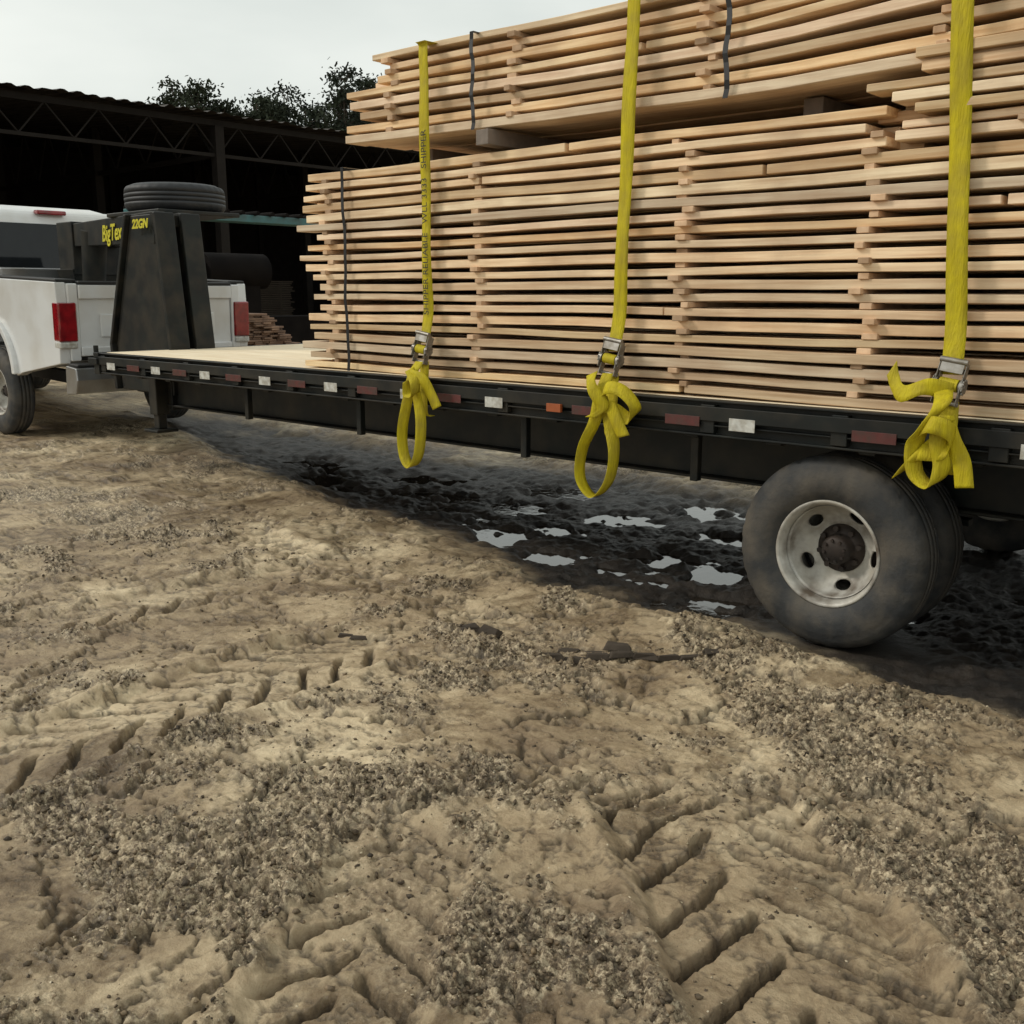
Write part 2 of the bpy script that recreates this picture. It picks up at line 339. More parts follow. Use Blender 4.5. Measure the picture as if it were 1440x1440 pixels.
# ------------------------------------------------------------------ lumber
def beam(mb,xs,yc,zc,w,h,mt=0,tint=None):
    vs=[];fs=[]
    for i,x in enumerate(xs):
        for a,b in((-1,-1),(1,-1),(1,1),(-1,1)): vs.append((x,yc[i]+a*w/2,zc[i]+b*h/2))
    n=len(xs)
    for i in range(n-1):
        for k in range(4): fs.append((i*4+k,i*4+(k+1)%4,(i+1)*4+(k+1)%4,(i+1)*4+k))
    fs+= [(3,2,1,0),tuple((n-1)*4+k for k in range(4))]
    mb.add(vs,fs,mt,tint)
def zsag(x,ph,a): return a*math.sin(x*2.1+ph)+a*.5*math.sin(x*5.3+ph*2.3)
def stack(name,x0,x1,yf,yb,z0,layers,pitch,th,sticks,jit,rag,sagf=None,bw=.15,xl=None,x0f=None,split=0):
    E=empty(name); mb=MB(); sb=MB()
    ncol=int((yb-yf)/(bw+.004))
    for l in range(layers):
        zc=z0+l*pitch+th/2
        ph=random.random()*6
        lx1=x1 if xl is None else xl(l)
        shift=random.uniform(-rag,rag)*.6+(x0f(l) if x0f else 0)
        for c in range(ncol):
            outer = c<2
            yj=random.gauss(0,jit) if outer else 0
            if c==0: yj=max(-.03,min(.028,yj))
            w=bw*random.uniform(.92,1.0)
            a0=x0+shift+random.uniform(-rag,rag); a1=lx1+random.uniform(-rag,rag)
            if c==0 and random.random()<.15: a0-=random.uniform(0,.10)
            tint=1-random.random()**1.7
            pieces=[(a0,a1)]
            if c==0 and random.random()<split:
                cut=random.uniform(a0+1.2,a1-.9); pieces=[(a0,cut-random.uniform(.003,.03)),(cut,a1)]
            for a0,a1 in pieces:
                nseg=14 if outer else 4
                xs=[a0+(a1-a0)*i/nseg for i in range(nseg+1)]
                bow=random.uniform(-.010,.010); hh=th*random.uniform(.80,1.14)
                ycs=[yf+w/2+c*(bw+.004)+yj+bow*math.sin(math.pi*i/nseg) for i in range(nseg+1)]
                zcs=[zc+zsag(x,ph,.0028 if c else .0042)+(sagf(x,l) if sagf else 0) for x in xs]
                beam(mb,xs,ycs,zcs,w,hh,0,tint if random.random()<.6 else random.random())
        if l<layers-1:
            for sx in sticks:
                if sx>lx1-.03: continue
                x=sx+random.gauss(0,.022); wS=random.uniform(.035,.065); g=pitch-th+.004
                z=zc+th/2+(pitch-th)/2+(sagf(x,l) if sagf else 0)
                pro=random.uniform(-.016,.035)
                sb.bb(x-wS/2,x+wS/2,yf-pro,yb+.01,z-g/2,z+g/2)
    mb.build('boards',[M_board],E,bevel=.0025,seg=1)
    if sb.v: sb.build('stickers',[M_stick],E,bevel=.002,seg=1)
    return E
YF,YB=4.0,6.42
nL=20; pitch=.0585; th=.0385
main=stack('lumber_stack',-5.25,.55,YF,YB,1.004,nL,pitch,th,[-5.05,-3.83,-2.56,-1.72,-.6,.3],.009,.075,
     xl=lambda l: -1.66+random.uniform(-.05,.05) if l>=17 else .55,split=.3)
def bandz(E,x,z0,z1,y=YF-.026,w=.024,top=True):
    b=MB(); n=14
    pts=[(x+.007*math.sin(i*.9),y-.004+.003*math.sin(i*2.1),z0+(z1-z0)*i/n) for i in range(n+1)]
    for i in range(n):
        a,c=pts[i],pts[i+1]
        b.add([(a[0]-w/2,a[1],a[2]),(a[0]+w/2,a[1],a[2]),(c[0]+w/2,c[1],c[2]),(c[0]-w/2,c[1],c[2]),
               (a[0]-w/2,a[1]+.002,a[2]),(a[0]+w/2,a[1]+.002,a[2]),(c[0]+w/2,c[1]+.002,c[2]),(c[0]-w/2,c[1]+.002,c[2])],
              [(0,1,2,3),(7,6,5,4),(0,4,5,1),(1,5,6,2),(2,6,7,3),(3,7,4,0)])
    if top: b.bb(x-w/2,x+w/2,y-.004,YB+.03,z1,z1+.002)
    b.build('steel_band',[M_band],E)
bandz(main,-4.87,1.0,2.168)
def usag(x,l):
    t=max(0,min(1,(x+4.8)/2.6)); return -.045*math.sin(t*math.pi/2)*(1-l/12) + (.05*max(0,(x+2.3))*(1 if l>2 else .6) if x>-2.3 else 0)
upper=stack('lumber_stack',-4.80,.7,YF+.005,YB-.05,2.305,8,.0585,.0365,[-4.5,-3.6,-2.5,-1.5,-.5],.018,.085,sagf=usag,x0f=lambda l: [.0,.02,.04,.0,.03,.10,.20,.26][l],split=.3)
bandz(upper,-3.82,2.27,2.735); bandz(upper,-2.36,2.25,2.74)
db=MB()
db.box((-3.735,5.18,2.225),(.085,2.46,.075),0)
for x in(-4.45,-2.1,-1.0): db.box((x,5.3,2.222),(.09,2.1,.072),0)
db.build('bearers',[M_block],upper,bevel=.004)
loose=stack('lumber_stack',-1.60,.6,YF-.035,YB,2.012,7,.047,.033,[-1.15,-.3],.020,.13,xl=lambda l:.6)

# ------------------------------------------------------------------ straps
def cat(P,n=10):
    P=[np.array(p,float) for p in P]; Q=[2*P[0]-P[1]]+P+[2*P[-1]-P[-2]]; out=[]
    for i in range(1,len(Q)-2):
        for k in range(n):
            t=k/n; a,b,c,d=Q[i-1:i+3]
            out.append(.5*((2*b)+(-a+c)*t+(2*a-5*b+4*c-d)*t*t+(-a+3*b-3*c+d)*t**3))
    out.append(Q[-2]); return out
def ribbon(name,P,Wd,width,parent,n=10,mt=None,thick=.003):
    c=cat(P,n); w=cat(Wd,n); vs=[];fs=[]
    for p,d in zip(c,w):
        d=d/np.linalg.norm(d)*width/2
        for k in(-1,-.33,.33,1): vs.append(tuple(p+d*k))
    for i in range(len(c)-1):
        for k in range(3): fs.append((i*4+k,i*4+k+1,(i+1)*4+k+1,(i+1)*4+k))
    me=D.meshes.new(name); me.from_pydata(vs,[],fs); me.polygons.foreach_set('use_smooth',[True]*len(fs)); me.materials.append(mt or M_strap)
    o=link(D.objects.new(name,me),parent); s=o.modifiers.new('t','SOLIDIFY'); s.thickness=thick; s.offset=0
    return o
def ratchet(E,x,y,z,rot=.15):
    b=MB(); R=Matrix.Rotation(rot,3,'Y')@Matrix.Rotation(-.25,3,'X')
    def T(c): return tuple(R@Vector(c)+Vector((x,y,z)))
    for sx in(-.043,.043):
        b.box(T((sx,-.012,0)),(.004,.035,.15),0,R); b.box(T((sx*1.12,-.03,.02)),(.004,.03,.13),0,R)
        b.tube(T((sx*.95,-.02,.0)),T((sx*1.35,-.02,.0)),.026,mat=0,seg=14)
    b.tube(T((-.06,-.02,0)),T((.06,-.02,0)),.012,mat=0)
    b.tube(T((-.05,-.045,.085)),T((.05,-.045,.085)),.011,mat=0)
    b.box(T((0,-.046,.06)),(.085,.006,.04),0,R)
    b.tube(T((-.048,0,-.065)),T((.048,0,-.065)),.008,mat=0)
    for i in range(10):
        a=i*.6283
        for sx in(-.055,.055): b.box(T((sx,-.02+.026*math.cos(a),.026*math.sin(a))),(.005,.01,.01),0,R)
    b.tube(T((-.034,-.02,0)),T((.034,-.02,0)),.024,mat=1,seg=16)
    b.build('ratchet',[M_steel,M_strap],E,bevel=.0015,seg=1)
def strap(xt,xb,ztop,zr,tails,wd=.07,text=None):
    E=empty('ratchet_strap')
    y=YF-.045
    n=9; P=[];Wd=[]
    for i in range(n+1):
        t=i/n; P.append((xb+(xt-xb)*t,y-.008+.004*math.sin(i*1.7)-(.03 if i==0 else 0),zr+(ztop-.02-zr)*t)); Wd.append((1,.10*math.sin(i*1.3),0))
    P+= [(xt,y+.03,ztop+.002),(xt,4.6,ztop+.006),(xt,5.8,ztop+.006),(xt,YB-.02,ztop+.002),(xt,YB+.05,ztop-.05),(xt,YB+.05,1.6),(xt,YB+.05,.95)]
    Wd+=[(1,0,0)]*7
    ribbon('webbing',P,Wd,wd,E,8)
    ratchet(E,xb,y-.04,zr-.04)
    ribbon('anchor_webbing',[(xb,y-.04,zr-.10),(xb+.005,3.905,.99),(xb+.005,3.895,.90),(xb+.005,3.90,.80),(xb+.005,3.95,.79)],[(1,0,0)]*5,wd*.95,E,6)
    for P,Wd in tails:
        P=[(xb+a,3.85+b,zr+c) for a,b,c in P]; ribbon('strap_tail',P,Wd,wd*.85,E,10)
    if text:
        cu=D.curves.new('strap_print','FONT'); cu.body=text; cu.size=.055; cu.extrude=.0004; cu.align_x='LEFT'; cu.materials.append(M_ink)
        o=link(D.objects.new('strap_print',cu),E); o.location=(xb+.018,y-.022,zr+.15)
        o.rotation_euler=(math.pi/2,-math.pi/2,0)
    return E
A=(1,.2,0);B=(.3,1,0)
strap(-4.15,-4.145,2.73,1.19,[
 ([(0,.03,-.10),(-.02,-.01,-.17),(-.05,-.02,-.30),(-.10,-.02,-.48),(-.09,-.02,-.62),(-.03,-.02,-.68),(.02,-.01,-.60),(.03,0,-.42),(.0,0,-.28),(-.01,-.02,-.17)],[A,A,(.8,.5,0),(.5,.8,0),(.6,.7,.3),(.2,1,.2),(.5,.9,0),(.7,.6,0),A,A]),
 ([(-.07,0,-.19),(0,-.04,-.17),(.08,-.03,-.19),(.12,-.01,-.26),(.16,0,-.34)],[(.2,0,1),(.1,.1,1),(.5,.3,.8),(1,.3,.4),(1,.3,.5)]),
 ([(-.02,-.03,-.14),(.05,-.06,-.2),(.04,-.05,-.27),(-.03,-.04,-.27),(-.04,-.03,-.2)],[(.3,.8,.4)]*5)],text='SHIPPER RELIABLE   WLL 3333   SHIPPER')
strap(-2.815,-2.866,2.755,1.19,[
 ([(0,.03,-.10),(-.01,-.02,-.2),(-.03,-.03,-.32),(-.10,-.03,-.46),(-.11,-.03,-.60),(-.03,-.03,-.68),(.05,-.02,-.6),(.07,-.01,-.46),(.03,0,-.32),(.0,-.02,-.2)],[A,A,(.8,.5,0),(.4,.9,0),(.3,1,.1),(.1,1,.1),(.3,1,0),(.4,.9,0),A,A]),
 ([(-.02,-.02,-.22),(.05,-.05,-.16),(.13,-.04,-.17),(.19,-.02,-.24),(.15,0,-.30),(.08,-.02,-.26),(0,-.04,-.24)],[(.3,.6,.8),(.1,.3,1),(.3,.6,.8),(.5,.9,.2),(.2,.6,.8),(.2,.4,1),(.2,.3,1)]),
 ([(.05,-.03,-.22),(.09,-.03,-.30),(.13,-.02,-.38)],[A,(1,.3,.3),(1,.3,.3)]),
 ([(-.05,-.03,-.10),(-.02,-.07,-.16),(.03,-.05,-.25),(-.03,-.06,-.30)],[(.8,.3,.4),(.4,.4,.8),(.8,.3,.3),A])])
strap(-1.43,-1.325,2.80,1.16,[
 ([(.02,.02,-.06),(-.05,-.04,-.04),(-.13,-.05,-.07),(-.17,-.03,-.03),(-.19,-.02,.02)],[(.3,.2,1),(.2,.3,1),(.1,.3,1),(.3,.3,1),(.5,.3,1)]),
 ([(0,0,-.05),(.02,-.07,-.10),(-.03,-.08,-.18),(-.07,-.06,-.26),(-.06,-.05,-.36),(.0,-.05,-.40),(.03,-.04,-.33),(.01,-.05,-.22),(.03,-.05,-.15)],[A,(.9,.4,.3),(.7,.5,.5),(.8,.6,0),(.7,.7,.2),(.3,.9,.3),(.8,.6,0),(.8,.4,.4),A]),
 ([(.02,-.03,-.14),(.05,-.03,-.22),(.09,-.02,-.30),(.11,-.02,-.40)],[A,(1,.2,.2),(1,.2,.1),(1,.2,.1)]),
 ([(-.06,-.05,-.2),(0,-.10,-.17),(.06,-.06,-.2),(.04,-.04,-.27),(-.05,-.06,-.28)],[(.2,.3,1)]*5),
 ([(.0,-.03,-.22),(-.06,-.06,-.3),(-.12,-.05,-.37)],[(.9,.3,.4),(.9,.3,.4),(.7,.3,.6)])],wd=.076)

# ------------------------------------------------------------------ wheels
def wheel_meshes():
    def rf(k,i,r,h):
        if r>.395 and (h<.05 or h>.17) and k%4==0: return r-.009
        return r
    t=MB()
    prof=[(.222,.03),(.236,.008),(.262,.0),(.268,-.004),(.30,-.008),(.345,-.008),(.352,-.004),(.372,.0),(.394,.012),(.408,.03),(.414,.05),(.415,.068),(.404,.070),(.404,.076),(.415,.078),(.416,.105),(.404,.107),(.404,.113),(.416,.115),(.415,.142),(.404,.144),(.404,.150),(.414,.152),(.408,.185),(.394,.203),(.345,.222),(.28,.22),(.236,.21),(.222,.19)]
    t.lathe(prof,(0,0,0),'y',128,0,rf=rf)
    r=MB()
    r.lathe([(.228,.022),(.232,.012),(.226,.008),(.216,.014),(.208,.035),(.203,.06),(.200,.09),(.198,.2),(.222,.208),(.226,.2),(.206,.195),(.206,.05),(.22,.03)],(0,0,0),'y',64,0)
    d=MB()
    d.lathe([(.2005,.055),(.196,.080),(.184,.110),(.160,.138),(.130,.160),(.110,.165),(.04,.165),(.04,.173),(.110,.173),(.133,.168),(.165,.146),(.190,.118),(.199,.09)],(0,0,0),'y',64,0,closed=True)
    dob=d.build('tmp_disc',[M_rim]); cutters=[]
    for k in range(5):
        a=k*2*math.pi/5+math.radians(-80)
        bm=bmesh.new(); bmesh.ops.create_cone(bm,cap_ends=True,segments=28,radius1=.027,radius2=.027,depth=.3)
        mt=Matrix.Translation((.158*math.cos(a),.13,.158*math.sin(a)))@Matrix.Rotation(-a,4,'Y')@Matrix.Diagonal((.8,1,1.35,1))@Matrix.Rotation(math.pi/2,4,'X')
        bmesh.ops.transform(bm,matrix=mt,verts=bm.verts); me=D.meshes.new('c'); bm.to_mesh(me); bm.free(); o=link(D.objects.new('c',me)); cutters.append(o)
        md=dob.modifiers.new('b','BOOLEAN'); md.object=o; md.operation='DIFFERENCE'; md.solver='EXACT'
    dg=bpy.context.evaluated_depsgraph_get(); me=D.meshes.new_from_object(dob.evaluated_get(dg))
    for o in cutters+[dob]: D.objects.remove(o,do_unlink=True)
    h=MB()
    h.lathe([(.001,.085),(.045,.085),(.055,.092),(.062,.10),(.064,.14),(.072,.145),(.105,.158),(.106,.166)],(0,0,0),'y',32,0)
    for k in range(8):
        a=k*math.pi/4+.2; h.tube((.088*math.cos(a),.160,.088*math.sin(a)),(.088*math.cos(a),.130,.088*math.sin(a)),.013,mat=0,seg=6,smooth=False)
        h.tube((.045*math.cos(a),.09,.045*math.sin(a)),(.045*math.cos(a),.078,.045*math.sin(a)),.007,mat=0,seg=6,smooth=False)
    h.lathe([(.02,.18),(.15,.19),(.15,.25),(.02,.26)],(0,0,0),'y',32,0)
    return t,r,me,h
WT=wheel_meshes()
def wheel(parent,name,loc,rot=0,hub=True,scale=1,flip=False,tm=None):
    E=D.objects.new(name,None); link(E,parent); E.location=loc; E.rotation_euler=(0,rot,math.pi if flip else 0); E.scale=(scale,)*3
    t,r,dm,h=WT
    t.build('tire',[tm or M_tire],E); r.build('rim',[M_rim],E)
    link(D.objects.new('disc',dm),E)
    if hub: h.build('hub',[M_hub],E)
    return E

# ------------------------------------------------------------------ trailer
TR=empty('gooseneck_trailer')
DX0,DX1=-7.95,1.9; RY=3.93
f=MB()
for y0,sgn in((RY,1),(6.49,-1)):
    f.bb(DX0,DX1,y0+sgn*.035,y0+sgn*.045,.835,.985)
    f.bb(DX0,DX1,y0+sgn*.0,y0+sgn*.034,.835,.845)
    f.bb(DX0,DX1,y0+sgn*.0,y0+sgn*.060,.986,.996)
    f.bb(DX0,DX1,y0-sgn*.012,y0-sgn*.002,.905,.968)
    f.bb(DX0,DX1,y0+sgn*.002,y0+sgn*.033,.88,.888)
    x=DX0+.1
    while x<DX1:
        f.bb(x-.035,x+.035,y0-sgn*.001,y0+sgn*.034,.85,.975); x+=.61
for y in(4.55,5.87):
    f.bb(-7.9,DX1,y-.004,y+.004,.545,.80); f.bb(-7.9,DX1,y-.065,y+.065,.53,.545); f.bb(-7.9,DX1,y-.065,y+.065,.80,.815)
x=-7.8
while x<DX1:
    f.bb(x-.035,x+.035,3.98,6.44,.817,.93); x+=.41
f.bb(DX0-.03,DX0+.05,RY-.012,6.50,.83,.998)
f.bb(-7.9,-7.84,4.5,5.92,.50,.83)
for x in(-6.1,-4.9,-3.55,-2.5): f.bb(x-.02,x+.02,4.06,4.10,.60,.835)
for x in(-1.80,-.60):
    f.tube((x,4.1,.39),(x,6.35,.39),.055)
    for y in(4.62,5.80): f.box((x,y,.47),(.75,.06,.03)); f.bb(x-.07,x+.07,y-.05,y+.05,.34,.53)
f.box((DX0-.02,RY+.02,.93),(.14,.1,.05)); f.tube((DX0-.06,RY+.03,.93),(DX0-.06,RY+.03,1.05),.02)
f.build('frame',[M_frame],TR,bevel=.003,seg=1)
dk=MB(); y=3.99
while y<6.42:
    dk.bb(DX0+.05,DX1,y,y+.185,.955,.998); y+=.19
dk.build('deck',[M_deck],TR,bevel=.003,seg=1)
rr=MB()
for i,x in enumerate((-7.7,-7.03,-6.37,-5.66,-4.98,-4.29,-3.63,-2.18,-1.0,.2)):
    rr.bb(x-.062,x+.062,RY-.0155,RY-.0125,.872,.926,0)
for x in(-7.36,-6.7,-6.02,-5.32,-4.64,-3.96,-3.02,-2.48,-1.6,-.4): rr.bb(x-.09,x+.09,RY-.0155,RY-.0125,.878,.922,1)
rr.bb(-3.26,-3.17,RY-.030,RY-.0125,.882,.922,2)
rr.build('reflectors',[M_white,M_red,M_orange],TR,bevel=.001,seg=1)
g=MB()
NY=(4.60,4.84)
for y in NY:
    g.prism_xz([(-8.75,.62),(-7.86,.62),(-7.86,1.02),(-7.93,1.12),(-7.98,2.10),(-8.40,2.10),(-8.80,1.02)],y-.05,y+.05)
    g.prism_xz([(-8.82,.62),(-8.78,.62),(-8.82,1.02),(-8.41,2.11),(-8.45,2.11),(-8.86,1.02)],y-.09,y+.09)
    g.prism_xz([(-7.85,.62),(-7.82,.62),(-7.82,1.03),(-7.94,2.11),(-7.98,2.11),(-7.86,1.02)],y-.09,y+.09)
    yy=5.20+(-.18 if y<4.7 else .18)
    def R(x,yc,z0,z1,w): return [(x,yc-w,z0),(x,yc+w,z0),(x,yc+w,z1),(x,yc-w,z1)]
    g.hexa(R(-8.02,y,1.86,2.12,.06),R(-10.35,yy,1.92,2.14,.05))
g.bb(-8.42,-8.0,4.64,4.80,2.00,2.10)
g.bb(-9.1,-8.2,4.7,5.5,2.125,2.16)
g.bb(-9.3,-9.2,4.80,5.1,1.96,2.08)
g.bb(-10.62,-10.3,4.94,5.46,1.64,2.16)
g.hexa([(-10.62,5.05,1.2),(-10.38,5.05,1.2),(-10.38,5.35,1.2),(-10.62,5.35,1.2)],[(-10.66,4.92,1.70),(-10.3,4.92,1.70),(-10.3,5.46,1.70),(-10.66,5.46,1.70)])
g.tube((-10.5,5.2,.95),(-10.5,5.2,1.3),.06)
g.tube((-9.9,4.98,2.05),(-10.0,4.98,1.5),.13,.11)
for y in(4.45,6.0):
    g.bb(-8.02,-7.90,y-.06,y+.06,.46,1.0); g.bb(-8.0,-7.92,y-.04,y+.04,.34,.48); g.bb(-8.07,-7.85,y-.10,y+.10,.315,.34)
g.build('gooseneck',[M_frame],TR,bevel=.008)
sl=math.atan2(4.60-5.02,2.33)
for body,sz,loc,rz in(('BigTex',.20,(-9.36,4.60+(1.34/2.33)*.42-.066,1.93),sl),('22GN',.10,(-8.30,4.505,1.99),0)):
    cu=D.curves.new('lettering','FONT'); cu.body=body; cu.size=sz; cu.extrude=.002; cu.offset=.004; cu.shear=.25; cu.materials.append(M_yel)
    o=link(D.objects.new('lettering',cu),TR); o.location=loc; o.rotation_euler=(math.pi/2,0,rz)
wheel(TR,'wheel',(-1.80,3.985,.38))
wheel(TR,'inner_wheel',(-1.80,4.27,.38),hub=False)
wheel(TR,'wheel',(-.60,3.985,.38),rot=.5); wheel(TR,'inner_wheel',(-.60,4.27,.38),hub=False)
for x in(-1.80,-.6): wheel(TR,'wheel',(x,6.43,.38),flip=True)
sp=wheel(TR,'spare_tire',(-8.68,5.15,2.17),hub=False,scale=1.05,tm=M_tire2); sp.rotation_euler=(math.pi/2,0,0)

# ------------------------------------------------------------------ truck
TK=empty('pickup_truck',(-9.35,5.27,.0)); TK.rotation_euler=(0,math.radians(2.2),0); TK.scale=(1.04,1.0,1.06)
b=MB(); WX=-1.42; K=.55
def arc(cx,cz,r,a0,a1,n=14): return [(cx+r*math.cos(math.radians(a0+(a1-a0)*i/n)),cz+r*math.sin(math.radians(a0+(a1-a0)*i/n))) for i in range(n+1)]
bedpoly=[(-.02,.78),(0,1.15),(-.03,1.47),(-1.93,1.47),(-1.93,.62)]+arc(WX,.60,.49,180,0)+[(-.80,.64)]
cabpoly=[(-2.47,.55),(-2.47,1.47),(-4.9,1.44),(-5.1,1.40),(-6.15,1.30),(-6.28,1.15),(-6.28,.62),(-5.78,.60)]+arc(-5.28,.60,.48,180,0)[1:]+[(-4.78,.52)]
cabpoly=[(x+K-.04,z) for x,z in cabpoly]
for sg in(-1,1):
    b.prism_xz(bedpoly,sg*.90,sg*1.0,0); b.prism_xz(cabpoly,sg*.88,sg*.995,0)
    for cx in(WX,-5.32+K):
        o=arc(cx,.60,.535,178,2,18); i_=arc(cx,.60,.475,2,178,18); b.prism_xz(o+i_,sg*.99,sg*1.045,0)
    b.bb(-1.93,-.03,sg*.80,sg*.99,1.472,1.495,2)
    b.bb(-4.75+K,-2.6+K,sg*.90,sg*1.02,.50,.56,2)
b.bb(-1.93,-1.89,-.89,.89,.8,1.46,0); b.bb(-1.92,-.05,-.89,.89,.80,.84,2)
b.bb(-1.87,-1.45,-.85,.85,1.30,1.56,4)
b.bb(-.085,-.015,-.80,.80,.84,1.45,0); b.bb(-.016,.012,-.80,.80,1.33,1.45,0); b.bb(-.016,.008,-.80,.80,.84,.92,0)
b.bb(-.09,.014,-.80,.80,1.452,1.48,2); b.bb(-.013,.016,-.14,.14,1.20,1.30,2)
b.bb(-.015,.005,-.6,.6,1.0,1.2,0)
for sg in(-1,1): b.bb(-.07,.0,sg*.805,sg*.9,.80,1.46,0)
b.bb(-4.95+K,-2.52+K,-.885,.885,.55,1.45,0); b.bb(-6.15+K,-4.95+K,-.885,.885,.7,1.30,0)
b.hexa([(-6.1+K,-.88,1.28),(-4.9+K,-.9,1.40),(-4.9+K,.9,1.40),(-6.1+K,.88,1.28)],[(-6.0+K,-.75,1.36),(-4.85+K,-.8,1.47),(-4.85+K,.8,1.47),(-6.0+K,.75,1.36)],0)
b.bb(-6.36+K,-6.2+K,-.95,.95,.6,.85,3)
body=b.build('body',[M_paint,M_glass,M_plast,M_chrome,M_chrome],TK,bevel=.022,seg=3)
c=MB()
bot=[Vector(p)+Vector((K,0,0)) for p in((-5.0,-.95,1.44),(-2.52,-.95,1.44),(-2.52,.95,1.44),(-5.0,.95,1.44))]
top=[Vector(p)+Vector((K,0,0)) for p in((-4.15,-.82,2.13),(-2.68,-.82,2.13),(-2.68,.82,2.13),(-4.15,.82,2.13))]
c.hexa(bot,top,0)
c.hexa([(-4.1+K,-.74,2.12),(-2.78+K,-.74,2.12),(-2.78+K,.74,2.12),(-4.1+K,.74,2.12)],[(-3.9+K,-.6,2.17),(-2.95+K,-.6,2.17),(-2.95+K,.6,2.17),(-3.9+K,.6,2.17)],0)
c.build('cab',[M_paint],TK,bevel=.07,seg=4)
gl=MB()
def pane(a,b_,c_,d,u0,u1,v0,v1,off=.012):
    n=(b_-a).cross(d-a).normalized()
    def P(u,v): return (a*(1-u)+b_*u)*(1-v)+(d*(1-u)+c_*u)*v
    q=[P(u0,v0),P(u1,v0),P(u1,v1),P(u0,v1)]
    ctr=sum((a,b_,c_,d),Vector())/4
    if n.dot(ctr-Vector((-3.6+K,0,1.7)))<0: n=-n
    gl.add([p+n*off for p in q]+[p+n*(off-.01) for p in q],[(0,1,2,3),(7,6,5,4),(0,4,5,1),(1,5,6,2),(2,6,7,3),(3,7,4,0)],0)
pane(bot[1],bot[2],top[2],top[1],.08,.92,.10,.80)
for s,(i,j) in ((0,(0,1)),(1,(3,2))):
    pane(bot[i],bot[j],top[j],top[i],.10,.52,.12,.86); pane(bot[i],bot[j],top[j],top[i],.56,.93,.12,.86)
pane(bot[0],bot[3],top[3],top[0],.06,.94,.1,.9)
gl.build('windows',[M_glass],TK,bevel=.004,seg=1)
t=MB()
for sg in(-1,1):
    t.bb(-.10,.018,sg*.83,sg*1.006,.97,1.30,0); t.bb(-.10,.016,sg*.835,sg*1.004,.91,.967,1)
t.bb(-2.70+K,-2.60+K,-.16,.16,2.085,2.13,0)
t.build('tail_lights',[M_lens,M_white],TK,bevel=.015,seg=3)
bp=MB()
bp.prism_xz([(.02,.52),(.20,.54),(.24,.66),(.22,.76),(.03,.77)],-.98,.98,0)
bp.bb(.03,.20,-.95,-.35,.768,.79,1); bp.bb(.03,.20,.35,.95,.768,.79,1); bp.bb(.2,.235,-.25,.25,.58,.74,1)
bp.bb(-.4,.1,-.06,.06,.45,.55,1)
bp.bb(-5.5,-.1,-.5,-.42,.5,.62,1); bp.bb(-5.5,-.1,.42,.5,.5,.62,1)
bp.build('bumper',[M_chrome,M_plast],TK,bevel=.02,seg=3)
mi=MB()
for sg in(-1,1): mi.bb(-4.75+K,-4.6+K,sg*1.02,sg*1.26,1.42,1.68,0); mi.tube((-4.65+K,sg*.9,1.5),(-4.65+K,sg*1.05,1.52),.03,mat=0)
mi.build('mirrors',[M_plast],TK,bevel=.03,seg=3)
for x in(WX,-5.32+K):
    wheel(TK,'wheel',(x,-1.0,.41),rot=.3); wheel(TK,'wheel',(x,1.0,.41),flip=True)

# ------------------------------------------------------------------ shed
SH=empty('open_shed')
s=MB()
SX,SXB,S0,S1=-22.8,-42,-14,60
zr=lambda x: 5.66+(SX-x)*.07
ys=np.arange(S0-.6,S1,.09); vs=[];fs=[]
for i,yv in enumerate(ys):
    w=.022*(1 if (i//2)%2 else -1)
    if i%10==0: jj=random.uniform(-.05,.05); jz=random.uniform(-.015,.03)
    vs+= [(SX+.35+jj,yv,zr(SX)+w+jz),(SXB-.3,yv,zr(SXB-.3)+w)]
for i in range(len(ys)-1): fs.append((2*i,2*i+1,2*i+3,2*i+2))
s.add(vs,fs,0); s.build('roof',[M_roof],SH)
s=MB()
s.bb(SX-.08,SX+.0,S0,S1,5.44,5.58); s.bb(SX-.07,SX-.01,S0,S1,4.72,4.80)
y=S0
k=0
while y<S1-1:
    s.tube((SX-.04,y,4.78),(SX-.04,y+.6,5.46),.022,seg=6); s.tube((SX-.04,y+.6,5.46),(SX-.04,y+1.2,4.78),.022,seg=6)
    if k%6==0: s.bb(SX-.18,SX+.06,y-.12,y+.12,-.2,5.44)
    y+=1.2;k+=1
for yy in np.arange(S0,S1,7.2):
    s.bb(SXB,SX-.2,yy-.04,yy+.04,4.72,4.84)
    x=SX-.3
    while x>SXB+1.6:
        s.tube((x,yy,4.8),(x-.8,yy,zr(x-.8)-.1),.03,seg=6); s.tube((x-.8,yy,zr(x-.8)-.1),(x-1.6,yy,4.8),.03,seg=6); x-=1.6
for x in(-29,-35.5,-42):
    for yy in np.arange(S0,S1,7.2): s.bb(x-.12,x+.12,yy-.12,yy+.12,-.1,zr(x)-.1)
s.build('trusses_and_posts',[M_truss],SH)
s=MB()
for yy in np.arange(S0,S1,.3): s.bb(SXB-.05-.02*(int(yy*10)%2),SXB,yy,yy+.31,0,zr(SXB)+.01)
for xx in np.arange(SXB,SX-1,.3): s.bb(xx,xx+.31,S0-.05,S0,0,zr(xx)+.0); s.bb(xx,xx+.31,S1,S1+.05,0,zr(xx)+.0)
s.bb(SXB,SX,S0,S1,-.3,.335)
s.build('walls',[M_shed],SH)
